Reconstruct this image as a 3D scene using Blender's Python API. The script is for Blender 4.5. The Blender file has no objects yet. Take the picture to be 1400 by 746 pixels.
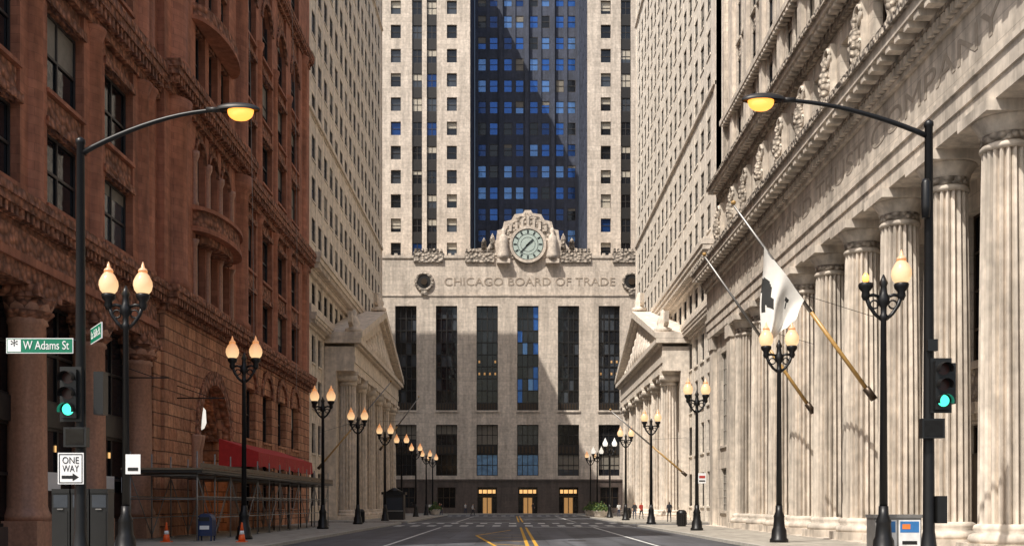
import bpy, bmesh, math, random
from mathutils import Vector, Matrix
random.seed(7)
S=bpy.context.scene
R=math.radians
pi=math.pi
# ------------------------------------------------------------------ materials
def newmat(name):
    m=bpy.data.materials.new(name); m.use_nodes=True
    nt=m.node_tree; b=nt.nodes['Principled BSDF']
    return m,nt,b
def N(nt,t,**k):
    n=nt.nodes.new(t)
    for a,v in k.items(): setattr(n,a,v)
    return n
def L(nt,a,b): nt.links.new(a,b)
MATS={}
def wallvec(nt):
    g=N(nt,'ShaderNodeNewGeometry')
    sp=N(nt,'ShaderNodeSeparateXYZ'); L(nt,g.outputs['Position'],sp.inputs[0])
    sn=N(nt,'ShaderNodeSeparateXYZ'); L(nt,g.outputs['True Normal'],sn.inputs[0])
    ab=N(nt,'ShaderNodeMath',operation='ABSOLUTE'); L(nt,sn.outputs[0],ab.inputs[0])
    gt=N(nt,'ShaderNodeMath',operation='GREATER_THAN'); L(nt,ab.outputs[0],gt.inputs[0]); gt.inputs[1].default_value=.5
    mx=N(nt,'ShaderNodeMix'); L(nt,gt.outputs[0],mx.inputs[0]); L(nt,sp.outputs[0],mx.inputs[2]); L(nt,sp.outputs[1],mx.inputs[3])
    cb=N(nt,'ShaderNodeCombineXYZ'); L(nt,mx.outputs[0],cb.inputs[0]); L(nt,sp.outputs[2],cb.inputs[1])
    return g,cb
def stone(name,c1,c2,bw=1.2,bh=.6,mort=.012,bump=.3,rough=.85,joint=.55,streak=.35,orn=0,nscale=2.5,bdist=.03,brick=True):
    m,nt,b=newmat(name)
    g,cb=wallvec(nt)
    c1=(*c1,1);c2=(*c2,1)
    if brick:
        br=N(nt,'ShaderNodeTexBrick'); L(nt,cb.outputs[0],br.inputs['Vector'])
        br.inputs['Color1'].default_value=c1; br.inputs['Color2'].default_value=c2
        br.inputs['Mortar'].default_value=(c1[0]*joint,c1[1]*joint,c1[2]*joint,1)
        br.inputs['Scale'].default_value=1; br.inputs['Mortar Size'].default_value=mort
        br.inputs['Brick Width'].default_value=bw; br.inputs['Row Height'].default_value=bh
        br.inputs['Mortar Smooth'].default_value=.2
        col=br.outputs['Color']
    else:
        nz=N(nt,'ShaderNodeTexNoise'); L(nt,g.outputs['Position'],nz.inputs['Vector']); nz.inputs['Scale'].default_value=.8; nz.inputs['Detail'].default_value=3
        mc=N(nt,'ShaderNodeMix',data_type='RGBA'); L(nt,nz.outputs['Fac'],mc.inputs[0]); mc.inputs[6].default_value=c1; mc.inputs[7].default_value=c2
        col=mc.outputs[2]
    mp=N(nt,'ShaderNodeMapping'); L(nt,g.outputs['Position'],mp.inputs['Vector']); mp.inputs['Scale'].default_value=(1,1,.12)
    n1=N(nt,'ShaderNodeTexNoise'); L(nt,mp.outputs[0],n1.inputs['Vector']); n1.inputs['Scale'].default_value=1.3; n1.inputs['Detail'].default_value=4; n1.inputs['Roughness'].default_value=.65
    rp=N(nt,'ShaderNodeMapRange'); L(nt,n1.outputs['Fac'],rp.inputs[0]); rp.inputs[1].default_value=.3; rp.inputs[2].default_value=.62; rp.inputs[3].default_value=1-streak; rp.inputs[4].default_value=1.06
    n2=N(nt,'ShaderNodeTexNoise'); L(nt,g.outputs['Position'],n2.inputs['Vector']); n2.inputs['Scale'].default_value=nscale; n2.inputs['Detail'].default_value=4
    r2=N(nt,'ShaderNodeMapRange'); L(nt,n2.outputs['Fac'],r2.inputs[0]); r2.inputs[1].default_value=.3; r2.inputs[2].default_value=.7; r2.inputs[3].default_value=.8; r2.inputs[4].default_value=1.15
    mu=N(nt,'ShaderNodeMath',operation='MULTIPLY'); L(nt,rp.outputs[0],mu.inputs[0]); L(nt,r2.outputs[0],mu.inputs[1])
    vm=N(nt,'ShaderNodeVectorMath',operation='SCALE'); L(nt,col,vm.inputs[0]); L(nt,mu.outputs[0],vm.inputs[3])
    L(nt,vm.outputs[0],b.inputs['Base Color'])
    b.inputs['Roughness'].default_value=rough
    h=n2.outputs['Fac']
    if brick:
        m1=N(nt,'ShaderNodeMath',operation='MULTIPLY_ADD'); L(nt,br.outputs['Fac'],m1.inputs[0]); m1.inputs[1].default_value=-.8; L(nt,h,m1.inputs[2]); h=m1.outputs[0]
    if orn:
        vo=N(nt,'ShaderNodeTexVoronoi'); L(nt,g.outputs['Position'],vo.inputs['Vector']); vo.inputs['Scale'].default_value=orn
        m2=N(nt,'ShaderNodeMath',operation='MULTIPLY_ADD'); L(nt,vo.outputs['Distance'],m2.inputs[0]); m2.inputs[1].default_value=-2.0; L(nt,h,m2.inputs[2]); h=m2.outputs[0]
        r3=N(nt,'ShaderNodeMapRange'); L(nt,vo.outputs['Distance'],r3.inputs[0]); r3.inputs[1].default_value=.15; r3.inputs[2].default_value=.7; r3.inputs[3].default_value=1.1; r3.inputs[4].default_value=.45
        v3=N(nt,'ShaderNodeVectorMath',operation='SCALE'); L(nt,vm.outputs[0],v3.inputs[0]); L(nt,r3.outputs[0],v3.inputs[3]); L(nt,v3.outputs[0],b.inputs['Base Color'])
    bp=N(nt,'ShaderNodeBump'); bp.inputs['Strength'].default_value=bump; bp.inputs['Distance'].default_value=bdist; L(nt,h,bp.inputs['Height']); L(nt,bp.outputs[0],b.inputs['Normal'])
    MATS[name]=m; return m
def plain(name,c,rough=.5,metal=0,emit=None,es=0,noise=.15,coat=0):
    m,nt,b=newmat(name)
    g=N(nt,'ShaderNodeNewGeometry'); n=N(nt,'ShaderNodeTexNoise'); L(nt,g.outputs['Position'],n.inputs['Vector']); n.inputs['Scale'].default_value=4; n.inputs['Detail'].default_value=3
    r=N(nt,'ShaderNodeMapRange'); L(nt,n.outputs['Fac'],r.inputs[0]); r.inputs[3].default_value=1-noise*2; r.inputs[4].default_value=1+noise*2
    v=N(nt,'ShaderNodeVectorMath',operation='SCALE'); v.inputs[0].default_value=c; L(nt,r.outputs[0],v.inputs[3]); L(nt,v.outputs[0],b.inputs['Base Color'])
    b.inputs['Roughness'].default_value=rough; b.inputs['Metallic'].default_value=metal
    if name.startswith('glass'):
        # old panes are never perfectly flat
        n.inputs['Scale'].default_value=.9
        bp=N(nt,'ShaderNodeBump'); bp.inputs['Strength'].default_value=.25; bp.inputs['Distance'].default_value=.06; L(nt,n.outputs['Fac'],bp.inputs['Height']); L(nt,bp.outputs[0],b.inputs['Normal'])
    if emit:
        b.inputs['Emission Color'].default_value=(*emit,1); b.inputs['Emission Strength'].default_value=es
        try: m.cycles.emission_sampling='NONE'
        except Exception: pass
    MATS[name]=m; return m
stone('red_stone',(.47,.18,.10),(.37,.135,.073),.9,.32,.008,.35,.8,streak=.5)
stone('red_rustic',(.64,.31,.17),(.45,.19,.10),1.3,.6,.03,1,.9,joint=.3,nscale=3.5,bdist=.14,streak=.4)
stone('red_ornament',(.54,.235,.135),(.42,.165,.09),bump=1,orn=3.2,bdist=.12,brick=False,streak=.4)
stone('red_granite',(.52,.265,.17),(.40,.19,.12),bump=.15,brick=False,rough=.45,nscale=9)
stone('cbot_stone',(.66,.575,.49),(.56,.485,.41),1.6,.75,.014,.2,.85,joint=.6,streak=.32)
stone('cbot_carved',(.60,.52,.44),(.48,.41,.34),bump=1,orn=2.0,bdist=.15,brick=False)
stone('dark_granite',(.12,.09,.078),(.085,.067,.06),1.8,1.1,.01,.1,.35)
stone('shaded_court_stone',(.06,.072,.115),(.046,.057,.09),1.6,.8,.01,.1,.7)  # same stone as the facade, the recess's shade painted into its dark blue colour
stone('left_lime',(.80,.69,.56),(.74,.63,.50),1.1,.55,.012,.2,.85,joint=.7,streak=.25)
stone('left_plain',(.80,.68,.55),(.68,.57,.45),brick=False,bump=.25,streak=.25)
stone('right_lime',(.78,.71,.62),(.72,.65,.56),1.1,.55,.012,.2,.85,joint=.7,streak=.25)
stone('right_plain',(.76,.68,.59),(.64,.57,.49),brick=False,bump=.25,streak=.25)
stone('bank_stone',(.70,.62,.53),(.60,.53,.45),1.5,.7,.012,.25,.8,joint=.6,streak=.5)
stone('bank_plain',(.74,.66,.57),(.58,.51,.43),brick=False,bump=.3,streak=.5)
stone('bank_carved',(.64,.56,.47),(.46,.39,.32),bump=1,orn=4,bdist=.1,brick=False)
plain('letter',(.34,.28,.225),.85)
plain('letter_dim',(.37,.32,.265),.85)
plain('iron',(.012,.012,.013),.4,.3)
plain('metal_dark',(.03,.028,.027),.45,.4)
plain('bronze',(.07,.05,.035),.4,.6)
plain('frame_dark',(.035,.03,.028),.5)
plain('frame_light',(.35,.32,.28),.6)
plain('glass_dark',(.012,.014,.018),.06,0)
plain('glass_black',(.006,.006,.008),.12,0)
plain('glass_mid',(.05,.058,.07),.08,0)
plain('glass_blue_reflection',(.035,.12,.38),.12,.5)  # sky reflection put into the pane colour, here and in the next two
plain('glass_navy_reflection',(.015,.05,.17),.1,.4)
plain('glass_sky_reflection',(.12,.24,.48),.1,.5)
plain('blind',(.42,.38,.31),.6)
plain('blind_dim',(.2,.18,.15),.6)
plain('warm_room',(.3,.2,.1),.6,emit=(1,.5,.16),es=.35)
plain('warm_lamp',(.3,.2,.1),.6,emit=(1,.55,.2),es=1.1)
plain('wood_door',(.16,.07,.03),.45)
plain('road_white',(.6,.6,.58),.8,noise=.3)
plain('road_yellow',(.58,.32,.03),.8,noise=.25)
plain('sign_green',(.0,.17,.09),.4,noise=.03)
plain('sign_white',(.8,.8,.8),.5,noise=.03)
plain('black_paint',(.01,.01,.01),.4)
plain('gold_wood',(.42,.25,.08),.35)
plain('cloth_white',(.68,.66,.62),.85,noise=.05)
plain('rope_mat',(.3,.27,.24),.85,noise=.05)
plain('cloth_black',(.02,.02,.02),.8)
plain('red_canvas',(.45,.02,.018),.75)
plain('orange_plastic',(.85,.12,.02),.45)
plain('blue_box',(.012,.03,.10),.35)
plain('steel',(.28,.27,.26),.45,.7)
plain('plank',(.2,.15,.1),.8)
plain('poster_blue',(.04,.18,.45),.35)
plain('poster_white',(.75,.75,.75),.35)
plain('poster_orange',(.75,.22,.05),.35)
plain('skin',(.5,.3,.2),.6); plain('hair',(.03,.02,.015),.7)
plain('shirt_white',(.6,.6,.58),.8); plain('shirt_red',(.4,.04,.03),.8); plain('jeans',(.03,.045,.09),.85); plain('dark_cloth',(.02,.02,.025),.85)
plain('leaf',(.05,.10,.025),.7,noise=.4); plain('leaf_light',(.12,.16,.03),.7,noise=.4)
plain('lens_green',(.0,.3,.2),.3,emit=(.08,1,.62),es=1.8)
plain('lens_off',(.05,.012,.01),.3)
plain('lamp_hot',(.6,.35,.15),.3,emit=(1,.36,.05),es=2.0)
plain('bulb',(1,.6,.2),.3,emit=(1,.4,.08),es=2)
def globe(name,base,c,c2,s):
    m,nt,b=newmat(name)
    tc=N(nt,'ShaderNodeNewGeometry'); sp=N(nt,'ShaderNodeSeparateXYZ'); L(nt,tc.outputs['Position'],sp.inputs[0])
    d=N(nt,'ShaderNodeMapRange'); L(nt,sp.outputs[2],d.inputs[0]); d.inputs[1].default_value=8.15; d.inputs[2].default_value=8.8; d.inputs[3].default_value=0; d.inputs[4].default_value=1
    mc=N(nt,'ShaderNodeMix',data_type='RGBA'); L(nt,d.outputs[0],mc.inputs[0]); mc.inputs[6].default_value=(*[q*s for q in c],1); mc.inputs[7].default_value=(*c2,1)
    b.inputs['Base Color'].default_value=(*base,1); L(nt,mc.outputs[2],b.inputs['Emission Color']); b.inputs['Emission Strength'].default_value=1
    b.inputs['Roughness'].default_value=.12
    try: m.cycles.emission_sampling='NONE'
    except Exception: pass
    MATS[name]=m
globe('globe_warm',(.5,.38,.28),(1,.66,.33),(.55,.20,.05),1.05)
globe('globe_white',(.8,.8,.8),(1,.95,.85),(.6,.55,.45),.8)
# ------------------------------------------------------------------ mesh builder
class MB:
    def __init__(s): s.v=[];s.f=[];s.m=[];s.sm=[];s.ml=[];s.fr=lambda a,d,z:(a,-d,z)
    def mi(s,n):
        if n not in s.ml: s.ml.append(n)
        return s.ml.index(n)
    def face(s,pts,m,sm=False):
        i=len(s.v); s.v+= [tuple(p) for p in pts]; s.f.append(tuple(range(i,i+len(pts)))); s.m.append(s.mi(m)); s.sm.append(sm)
    def box(s,x0,x1,y0,y1,z0,z1,m):
        i=len(s.v)
        s.v+=[(x0,y0,z0),(x1,y0,z0),(x1,y1,z0),(x0,y1,z0),(x0,y0,z1),(x1,y0,z1),(x1,y1,z1),(x0,y1,z1)]
        for q in ((0,3,2,1),(4,5,6,7),(0,1,5,4),(1,2,6,5),(2,3,7,6),(3,0,4,7)):
            s.f.append(tuple(i+k for k in q)); s.m.append(s.mi(m)); s.sm.append(False)
    def fbox(s,a0,a1,d0,d1,z0,z1,m):
        p=s.fr(a0,d0,z0);q=s.fr(a1,d1,z1)
        s.box(min(p[0],q[0]),max(p[0],q[0]),min(p[1],q[1]),max(p[1],q[1]),z0,z1,m)
    def fquad(s,a0,a1,d,z0,z1,m):
        s.face([s.fr(a0,d,z0),s.fr(a1,d,z0),s.fr(a1,d,z1),s.fr(a0,d,z1)],m)
    def lathe(s,cx,cy,prof,n,m,flutes=0,amp=.06,sm=True):
        if flutes: n=flutes*4
        base=len(s.v)
        for (r,z) in prof:
            for k in range(n):
                t=2*pi*k/n; rr=r
                if flutes: rr=r*(1-amp*(1-abs(math.cos(flutes*t/2)))**1.0) if k%4 else r
                s.v.append((cx+rr*math.cos(t),cy+rr*math.sin(t),z))
        mi=s.mi(m)
        for j in range(len(prof)-1):
            for k in range(n):
                a=base+j*n+k;b=base+j*n+(k+1)%n
                s.f.append((a,b,b+n,a+n)); s.m.append(mi); s.sm.append(sm and not flutes)
        s.f.append(tuple(base+k for k in range(n))[::-1]); s.m.append(mi); s.sm.append(False)
        s.f.append(tuple(base+(len(prof)-1)*n+k for k in range(n))); s.m.append(mi); s.sm.append(False)
    def flathe(s,a,d,prof,n,m,**k):
        p=s.fr(a,d,0); s.lathe(p[0],p[1],prof,n,m,**k)
    def tube(s,pts,rad,n,m):
        pts=[Vector(p) for p in pts]; base=len(s.v); mi=s.mi(m)
        if not isinstance(rad,(list,tuple)): rad=[rad]*len(pts)
        for i,p in enumerate(pts):
            t=(pts[min(i+1,len(pts)-1)]-pts[max(i-1,0)]).normalized()
            u=t.cross(Vector((0,0,1)))
            if u.length<.05: u=t.cross(Vector((0,1,0)))
            u.normalize(); w=t.cross(u)
            for k in range(n):
                a=2*pi*k/n; s.v.append(tuple(p+(u*math.cos(a)+w*math.sin(a))*rad[i]))
        for j in range(len(pts)-1):
            for k in range(n):
                a=base+j*n+k;b=base+j*n+(k+1)%n
                s.f.append((a,b,b+n,a+n)); s.m.append(mi); s.sm.append(n>5)
        s.f.append(tuple(base+k for k in range(n))); s.m.append(mi); s.sm.append(False)
        s.f.append(tuple(base+(len(pts)-1)*n+k for k in range(n))); s.m.append(mi); s.sm.append(False)
    def prism(s,poly,d0,d1,m):
        n=len(poly)
        s.face([s.fr(a,d0,z) for a,z in poly],m); s.face([s.fr(a,d1,z) for a,z in poly],m)
        for i in range(n):
            (a,z),(b,w)=poly[i],poly[(i+1)%n]
            s.face([s.fr(a,d0,z),s.fr(b,d0,w),s.fr(b,d1,w),s.fr(a,d1,z)],m)
    def archfill(s,a0,a1,zs,zt,d0,d1,m,n=10):
        c=(a0+a1)/2;r=(a1-a0)/2
        P=[(c-r*math.cos(pi*i/n),zs+r*math.sin(pi*i/n)) for i in range(n+1)]
        for i in range(n):
            (a,z),(b,w)=P[i],P[i+1]
            s.face([s.fr(a,d1,z),s.fr(b,d1,w),s.fr(b,d1,zt),s.fr(a,d1,zt)],m)
            s.face([s.fr(a,d0,z),s.fr(b,d0,w),s.fr(b,d1,w),s.fr(a,d1,z)],m)
    def archring(s,c,zs,r0,r1,d0,d1,m,n=14):
        for i in range(n):
            t0=pi*i/n+.004;t1=pi*(i+1)/n-.004
            poly=[(c-r0*math.cos(t0),zs+r0*math.sin(t0)),(c-r1*math.cos(t0),zs+r1*math.sin(t0)),(c-r1*math.cos(t1),zs+r1*math.sin(t1)),(c-r0*math.cos(t1),zs+r0*math.sin(t1))]
            s.prism(poly,d0,d1,m)
    def make(s,name,parent=None,loc=None,recalc=True):
        me=bpy.data.meshes.new(name); me.from_pydata(s.v,[],s.f)
        for n in s.ml: me.materials.append(MATS[n])
        me.polygons.foreach_set('material_index',s.m); me.polygons.foreach_set('use_smooth',s.sm)
        if recalc:
            bm=bmesh.new(); bm.from_mesh(me); bmesh.ops.recalc_face_normals(bm,faces=bm.faces); bm.to_mesh(me); bm.free()
        me.update()
        o=bpy.data.objects.new(name,me); S.collection.objects.link(o)
        if parent: o.parent=parent
        if loc: o.location=loc
        return o
def empty(name,loc=(0,0,0)):
    e=bpy.data.objects.new(name,None); S.collection.objects.link(e); e.location=loc; e.empty_display_size=.3; return e
def text(s,name,loc,rot,width,height,mat,parent,ext=.03):
    c=bpy.data.curves.new(name,'FONT'); c.body=s; c.size=1; c.extrude=ext; c.align_x='CENTER'; c.align_y='CENTER'
    c.materials.append(MATS[mat]); o=bpy.data.objects.new(name,c); S.collection.objects.link(o)
    bpy.context.view_layer.update(); d=o.dimensions
    o.scale=(width/d[0],height/d[1],1); o.location=loc; o.rotation_euler=rot; o.parent=parent; return o
GLS=['glass_dark','glass_dark','glass_dark','glass_mid','glass_black']
def window(mb,a0,a1,z0,z1,dp,glass=None,frame='frame_dark',nv=0,nh=1,blind=.35,bl='blind',fw=.06,side=True,ft=.07):
    g=glass or random.choice(GLS)
    if callable(g): g=g()
    mb.fquad(a0,a1,-dp,z0,z1,g)
    if random.random()<blind:
        h=(z1-z0)*random.choice([.2,.3,.45,.5,.5,.7,.95]); mb.fquad(a0+.03,a1-.03,-dp+.015,z1-h,z1-.02,bl)
    f=-dp+.02
    if side:
        mb.fbox(a0,a0+fw,f,f+ft,z0,z1,frame); mb.fbox(a1-fw,a1,f,f+ft,z0,z1,frame)
        mb.fbox(a0+fw,a1-fw,f,f+ft*.93,z1-fw,z1,frame); mb.fbox(a0+fw,a1-fw,f,f+ft*.93,z0,z0+fw,frame)
    for i in range(nh):
        z=z0+(z1-z0)*(i+1)/(nh+1); mb.fbox(a0+fw,a1-fw,f,f+ft*.8,z-fw/2,z+fw/2,frame)
    for i in range(nv):
        a=a0+(a1-a0)*(i+1)/(nv+1); mb.fbox(a-fw/2,a+fw/2,f,f+ft*.86,z0+fw,z1-fw,frame)
def facade(mb,A0,A1,Z0,Z1,ops,fls,dp,mw,ms=None,sill=True,sd=.04,wk={},archset=(),thick=.3,so=.09):
    ms=ms or mw
    cur=A0
    for (a0,a1) in ops:
        if a0>cur: mb.fbox(cur,a0,-dp-thick,0,Z0,Z1,mw)
        cur=a1
    if cur<A1: mb.fbox(cur,A1,-dp-thick,0,Z0,Z1,mw)
    for (a0,a1) in ops:
        z=Z0
        for j,(z0,z1) in enumerate(fls):
            if z0>z+.001: mb.fbox(a0,a1,-dp-thick,-sd,z,z0,ms)
            window(mb,a0,a1,z0,z1,dp,**wk)
            if sill and z0>.2: mb.fbox(a0-.06,a1+.06,-sd+.003,so,z0-.16,z0-.003,mw)
            if j in archset: mb.archfill(a0,a1,z1-(a1-a0)/2,z1,-dp,-sd,mw)
            z=z1
        if z<Z1: mb.fbox(a0,a1,-dp-thick,-sd,z,Z1,ms)
def dentils(mb,A0,A1,step,w,d0,d1,z0,z1,m):
    n=int((A1-A0)/step)
    for i in range(n):
        a=A0+(i+.5)*step; mb.fbox(a-w/2,a+w/2,d0,d1,z0,z1,m)
def cornice(mb,A0,A1,z0,h,out,m,base=0,dent=.7):
    mb.fbox(A0,A1,base-.2,base+out*.25,z0,z0+h*.22,m)
    mb.fbox(A0,A1,base-.2,base+out*.38,z0+h*.22,z0+h*.5,m)
    if dent: dentils(mb,A0,A1,dent,dent*.5,base+out*.38-.02,base+out*.8,z0+h*.24,z0+h*.495,m)
    mb.fbox(A0-.05,A1+.05,base-.2,base+out*.9,z0+h*.5,z0+h*.74,m)
    mb.fbox(A0-.1,A1+.1,base-.2,base+out,z0+h*.74,z0+h,m)
def FR_left(X): return lambda a,d,z:(X+d,a,z)
def FR_right(X): return lambda a,d,z:(X-d,a,z)
def FR_front(Y): return lambda a,d,z:(a,Y-d,z)
# ================================================================== GROUND
def sheet(name,x0,x1,y0,y1,z,mat):
    mb=MB(); mb.face([(x0,y0,z),(x1,y0,z),(x1,y1,z),(x0,y1,z)],mat); return mb.make(name,recalc=False)
def asphalt(name,c):
    m,nt,b=newmat(name); g=N(nt,'ShaderNodeNewGeometry')
    n=N(nt,'ShaderNodeTexNoise'); L(nt,g.outputs['Position'],n.inputs['Vector']); n.inputs['Scale'].default_value=.35; n.inputs['Detail'].default_value=7; n.inputs['Roughness'].default_value=.7
    n2=N(nt,'ShaderNodeTexNoise'); L(nt,g.outputs['Position'],n2.inputs['Vector']); n2.inputs['Scale'].default_value=40
    mp=N(nt,'ShaderNodeMapping'); L(nt,g.outputs['Position'],mp.inputs['Vector']); mp.inputs['Scale'].default_value=(.55,.02,1)
    n3=N(nt,'ShaderNodeTexNoise'); L(nt,mp.outputs[0],n3.inputs['Vector']); n3.inputs['Scale'].default_value=1.5
    a=N(nt,'ShaderNodeMath',operation='ADD'); L(nt,n.outputs['Fac'],a.inputs[0]); L(nt,n3.outputs['Fac'],a.inputs[1])
    r=N(nt,'ShaderNodeMapRange'); L(nt,a.outputs[0],r.inputs[0]); r.inputs[1].default_value=.75;r.inputs[2].default_value=1.25;r.inputs[3].default_value=.55; r.inputs[4].default_value=1.6
    # rectangular utility patches
    br=N(nt,'ShaderNodeTexBrick'); L(nt,g.outputs['Position'],br.inputs['Vector']); br.inputs['Scale'].default_value=1; br.inputs['Brick Width'].default_value=3.1; br.inputs['Row Height'].default_value=7.5; br.inputs['Mortar Size'].default_value=.03
    br.inputs['Color1'].default_value=(1.12,1.12,1.12,1); br.inputs['Color2'].default_value=(.82,.82,.82,1); br.inputs['Mortar'].default_value=(.5,.5,.5,1); br.inputs['Bias'].default_value=.2
    vo=N(nt,'ShaderNodeTexVoronoi',feature='DISTANCE_TO_EDGE'); L(nt,g.outputs['Position'],vo.inputs['Vector']); vo.inputs['Scale'].default_value=.16
    cr=N(nt,'ShaderNodeMapRange'); L(nt,vo.outputs['Distance'],cr.inputs[0]); cr.inputs[1].default_value=0;cr.inputs[2].default_value=.012;cr.inputs[3].default_value=.45;cr.inputs[4].default_value=1
    mu=N(nt,'ShaderNodeMath',operation='MULTIPLY'); L(nt,r.outputs[0],mu.inputs[0]); L(nt,cr.outputs[0],mu.inputs[1])
    m3=N(nt,'ShaderNodeMath',operation='MULTIPLY'); L(nt,mu.outputs[0],m3.inputs[0]); L(nt,br.outputs['Color'],m3.inputs[1])
    v=N(nt,'ShaderNodeVectorMath',operation='SCALE'); v.inputs[0].default_value=c; L(nt,m3.outputs[0],v.inputs[3]); L(nt,v.outputs[0],b.inputs['Base Color'])
    b.inputs['Roughness'].default_value=.7
    bp=N(nt,'ShaderNodeBump'); bp.inputs['Strength'].default_value=.4; bp.inputs['Distance'].default_value=.01; L(nt,n2.outputs['Fac'],bp.inputs['Height']); L(nt,bp.outputs[0],b.inputs['Normal'])
    MATS[name]=m
asphalt('asphalt',(.078,.08,.09)); asphalt('ground_mat',(.10,.098,.095))
m=stone('pavement_mat',(.42,.385,.33),(.35,.32,.275),1.5,1.5,.02,.2,.85)
nt=m.node_tree
for n in list(nt.nodes):
    if n.type=='TEX_BRICK':
        g=N(nt,'ShaderNodeNewGeometry'); L(nt,g.outputs['Position'],n.inputs['Vector']); n.offset=0
plain('kerb_mat',(.42,.4,.36),.8)
sheet('ground',-1500,1500,-600,2500,-.004,'ground_mat')
mb=MB()
mb.face([(-9.5,-100,0),(9.5,-100,0),(9.5,176,0),(-9.5,176,0)],'asphalt')
mb.face([(-300,8,0),(-9.5,8,0),(-9.5,26,0),(-300,26,0)],'asphalt'); mb.face([(9.5,8,0),(300,8,0),(300,26,0),(9.5,26,0)],'asphalt')
mb.face([(-300,157,0),(-9.5,157,0),(-9.5,173,0),(-300,173,0)],'asphalt'); mb.face([(9.5,157,0),(300,157,0),(300,173,0),(9.5,173,0)],'asphalt')
mb.face([(9.5,81.5,0),(300,81.5,0),(300,91.5,0),(9.5,91.5,0)],'asphalt'); mb.face([(-300,91.6,0),(-9.5,91.6,0),(-9.5,97,0),(-300,97,0)],'asphalt')
mb.make('road',recalc=False)
def pave(x0,x1,y0,y1):
    mb=MB(); mb.box(x0,x1,y0,y1,-.05,.13,'pavement_mat')
    s=1 if x0<0 else -1
    xe=x1 if x0<0 else x0
    mb.box(min(xe,xe+s*.18),max(xe,xe+s*.18),y0,y1,-.05,.135,'kerb_mat')
    mb.make('pavement')
pave(-60,-9.5,26,91.5); pave(-60,-9.5,97,157); pave(9.5,60,26,81.4); pave(9.5,60,91.6,157)
mb=MB(); mb.box(-60,60,173,179,-.05,.13,'pavement_mat'); mb.box(-60,60,172.8,173,-.05,.135,'kerb_mat'); mb.make('pavement')
mb=MB()
def mk(x0,x1,y0,y1,m='road_white',z=.004): mb.face([(x0,y0,z),(x1,y0,z),(x1,y1,z),(x0,y1,z)],m)
for i in range(15):
    mk(-9.0+i*1.25,-8.4+i*1.25,81.8,85.5); mk(-9.0+i*1.25,-8.4+i*1.25,92.5,96)
    mk(-9.0+i*1.25,-8.4+i*1.25,150,155)
mk(-9,-.2,98.4,99.0); mk(1.4,9,78.6,79.3)
mk(-5.2,-5.05,43,78); mk(-5.2,-5.05,100,146); mk(5.8,5.95,43,78); mk(5.8,5.95,100,146)
for y in (118,132,146,): mk(-4.9,-.2,y,y+.6)
mk(.55,.70,30,78,'road_yellow'); mk(.92,1.07,30,78,'road_yellow'); mk(.55,.70,100,148,'road_yellow'); mk(.92,1.07,100,148,'road_yellow')
def mline(p,q,w,m):
    p=Vector((*p,.008));q=Vector((*q,.008)); d=(q-p).normalized(); n=Vector((-d.y,d.x,0))*w/2
    mb.face([p-n,q-n,q+n,p+n],m)
mline((.5,30),(-1.9,58),.14,'road_yellow'); mline((-1.9,58),(-.1,70),.14,'road_yellow')
for k in range(4):
    y=46+k*5; xx=.5-(y-30)*2.4/28; mline((xx,y),(.5,y-2.0),.14,'road_yellow')
mb.make('road_markings',recalc=False)
mb=MB()
for x,y in ((3,50),(-3.5,66),(-2,104),(4.5,60)): mb.lathe(x,y,[(.42,.001),(.42,.012),(.36,.014)],20,'metal_dark')
mb.make('manhole_cover')
# ================================================================== left red building
root=empty('red_stone_office_building')
mb=MB(); mb.fr=FR_left(-17)
Y0,Y1=30,91
near=[35.8,41.4,47.0]; far=[70.6,75.4,80.2,85.0]
ops=[(c-1.7,c+1.7) for c in near]
piers_near=[32.9,38.6,44.2,49.9]
fl1=[(12.7,15.5),(16.9,20.0)]; fl2=[(23.6,26.6),(27.9,30.9),(32.1,36.2)]; fl3=[(39.8,42.6),(44,47)]
def seg(A0,A1,ops,dd):
    mb.fr=FR_left(-17+dd)
    wk=dict(frame='frame_dark',nh=1,nv=1,blind=.3,bl='blind_dim',fw=.1)
    facade(mb,A0,A1,12.2,21,ops,fl1,.42,'red_stone','red_ornament',wk=wk,sd=.16)
    facade(mb,A0,A1,22.6,38,ops,fl2,.42,'red_stone','red_ornament',wk=wk,archset=(2,),sd=.16)
    facade(mb,A0,A1,39,50,ops,fl3,.42,'red_stone','red_ornament',wk=wk,sd=.16)
    cornice(mb,A0,A1,21,1.6,.6,'red_ornament',dent=.45)
    cornice(mb,A0,A1,38,1.0,.45,'red_ornament',dent=.45)
    cornice(mb,A0,A1,50,1.8,1.2,'red_ornament',dent=.8)
    cornice(mb,A0,A1,11.0,1.2,.65,'red_ornament',dent=.4)
    for (a0,a1) in ops:
        for j,(z0,z1) in enumerate(fl1+fl2[:2]+fl3):
            mb.fbox(a0-.1,a1+.1,.003,.1,z1+.02,z1+.34,'red_ornament')
            mb.fbox(a0+.15,a1-.15,-.16,-.06,z0-.95,z0-.22,'red_ornament')
        mb.archring((a0+a1)/2,fl2[2][1]-(a1-a0)/2,(a1-a0)/2,(a1-a0)/2+.38,-.1,.1,'red_ornament')
seg(Y0,52,[(30.6,31.6)]+ops,0)
seg(68,Y1,[(c-1.5,c+1.5) for c in far],0)
mb.fr=FR_left(-17)
def engaged(a,r,zz,d=-.28,m='red_stone'):
    for (z0,z1) in zz:
        mb.flathe(a,d,[(r*1.15,z0),(r*1.15,z0+.25),(r,z0+.4),(r*.97,z1-.7),(r*1.05,z1-.65),(r*1.0,z1-.5),(r*1.25,z1-.1),(r*1.25,z1)],18,m)
for a in piers_near: engaged(a,.58,[(12.2,21),(22.6,32.6)])
for a in (73,77.8,82.6): engaged(a,.5,[(12.2,21),(22.6,32.6)])
for a in (50.6,88.5): engaged(a,.6,[(12.2,21),(22.6,38)])
mb.fr=FR_left(-16.65)
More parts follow.
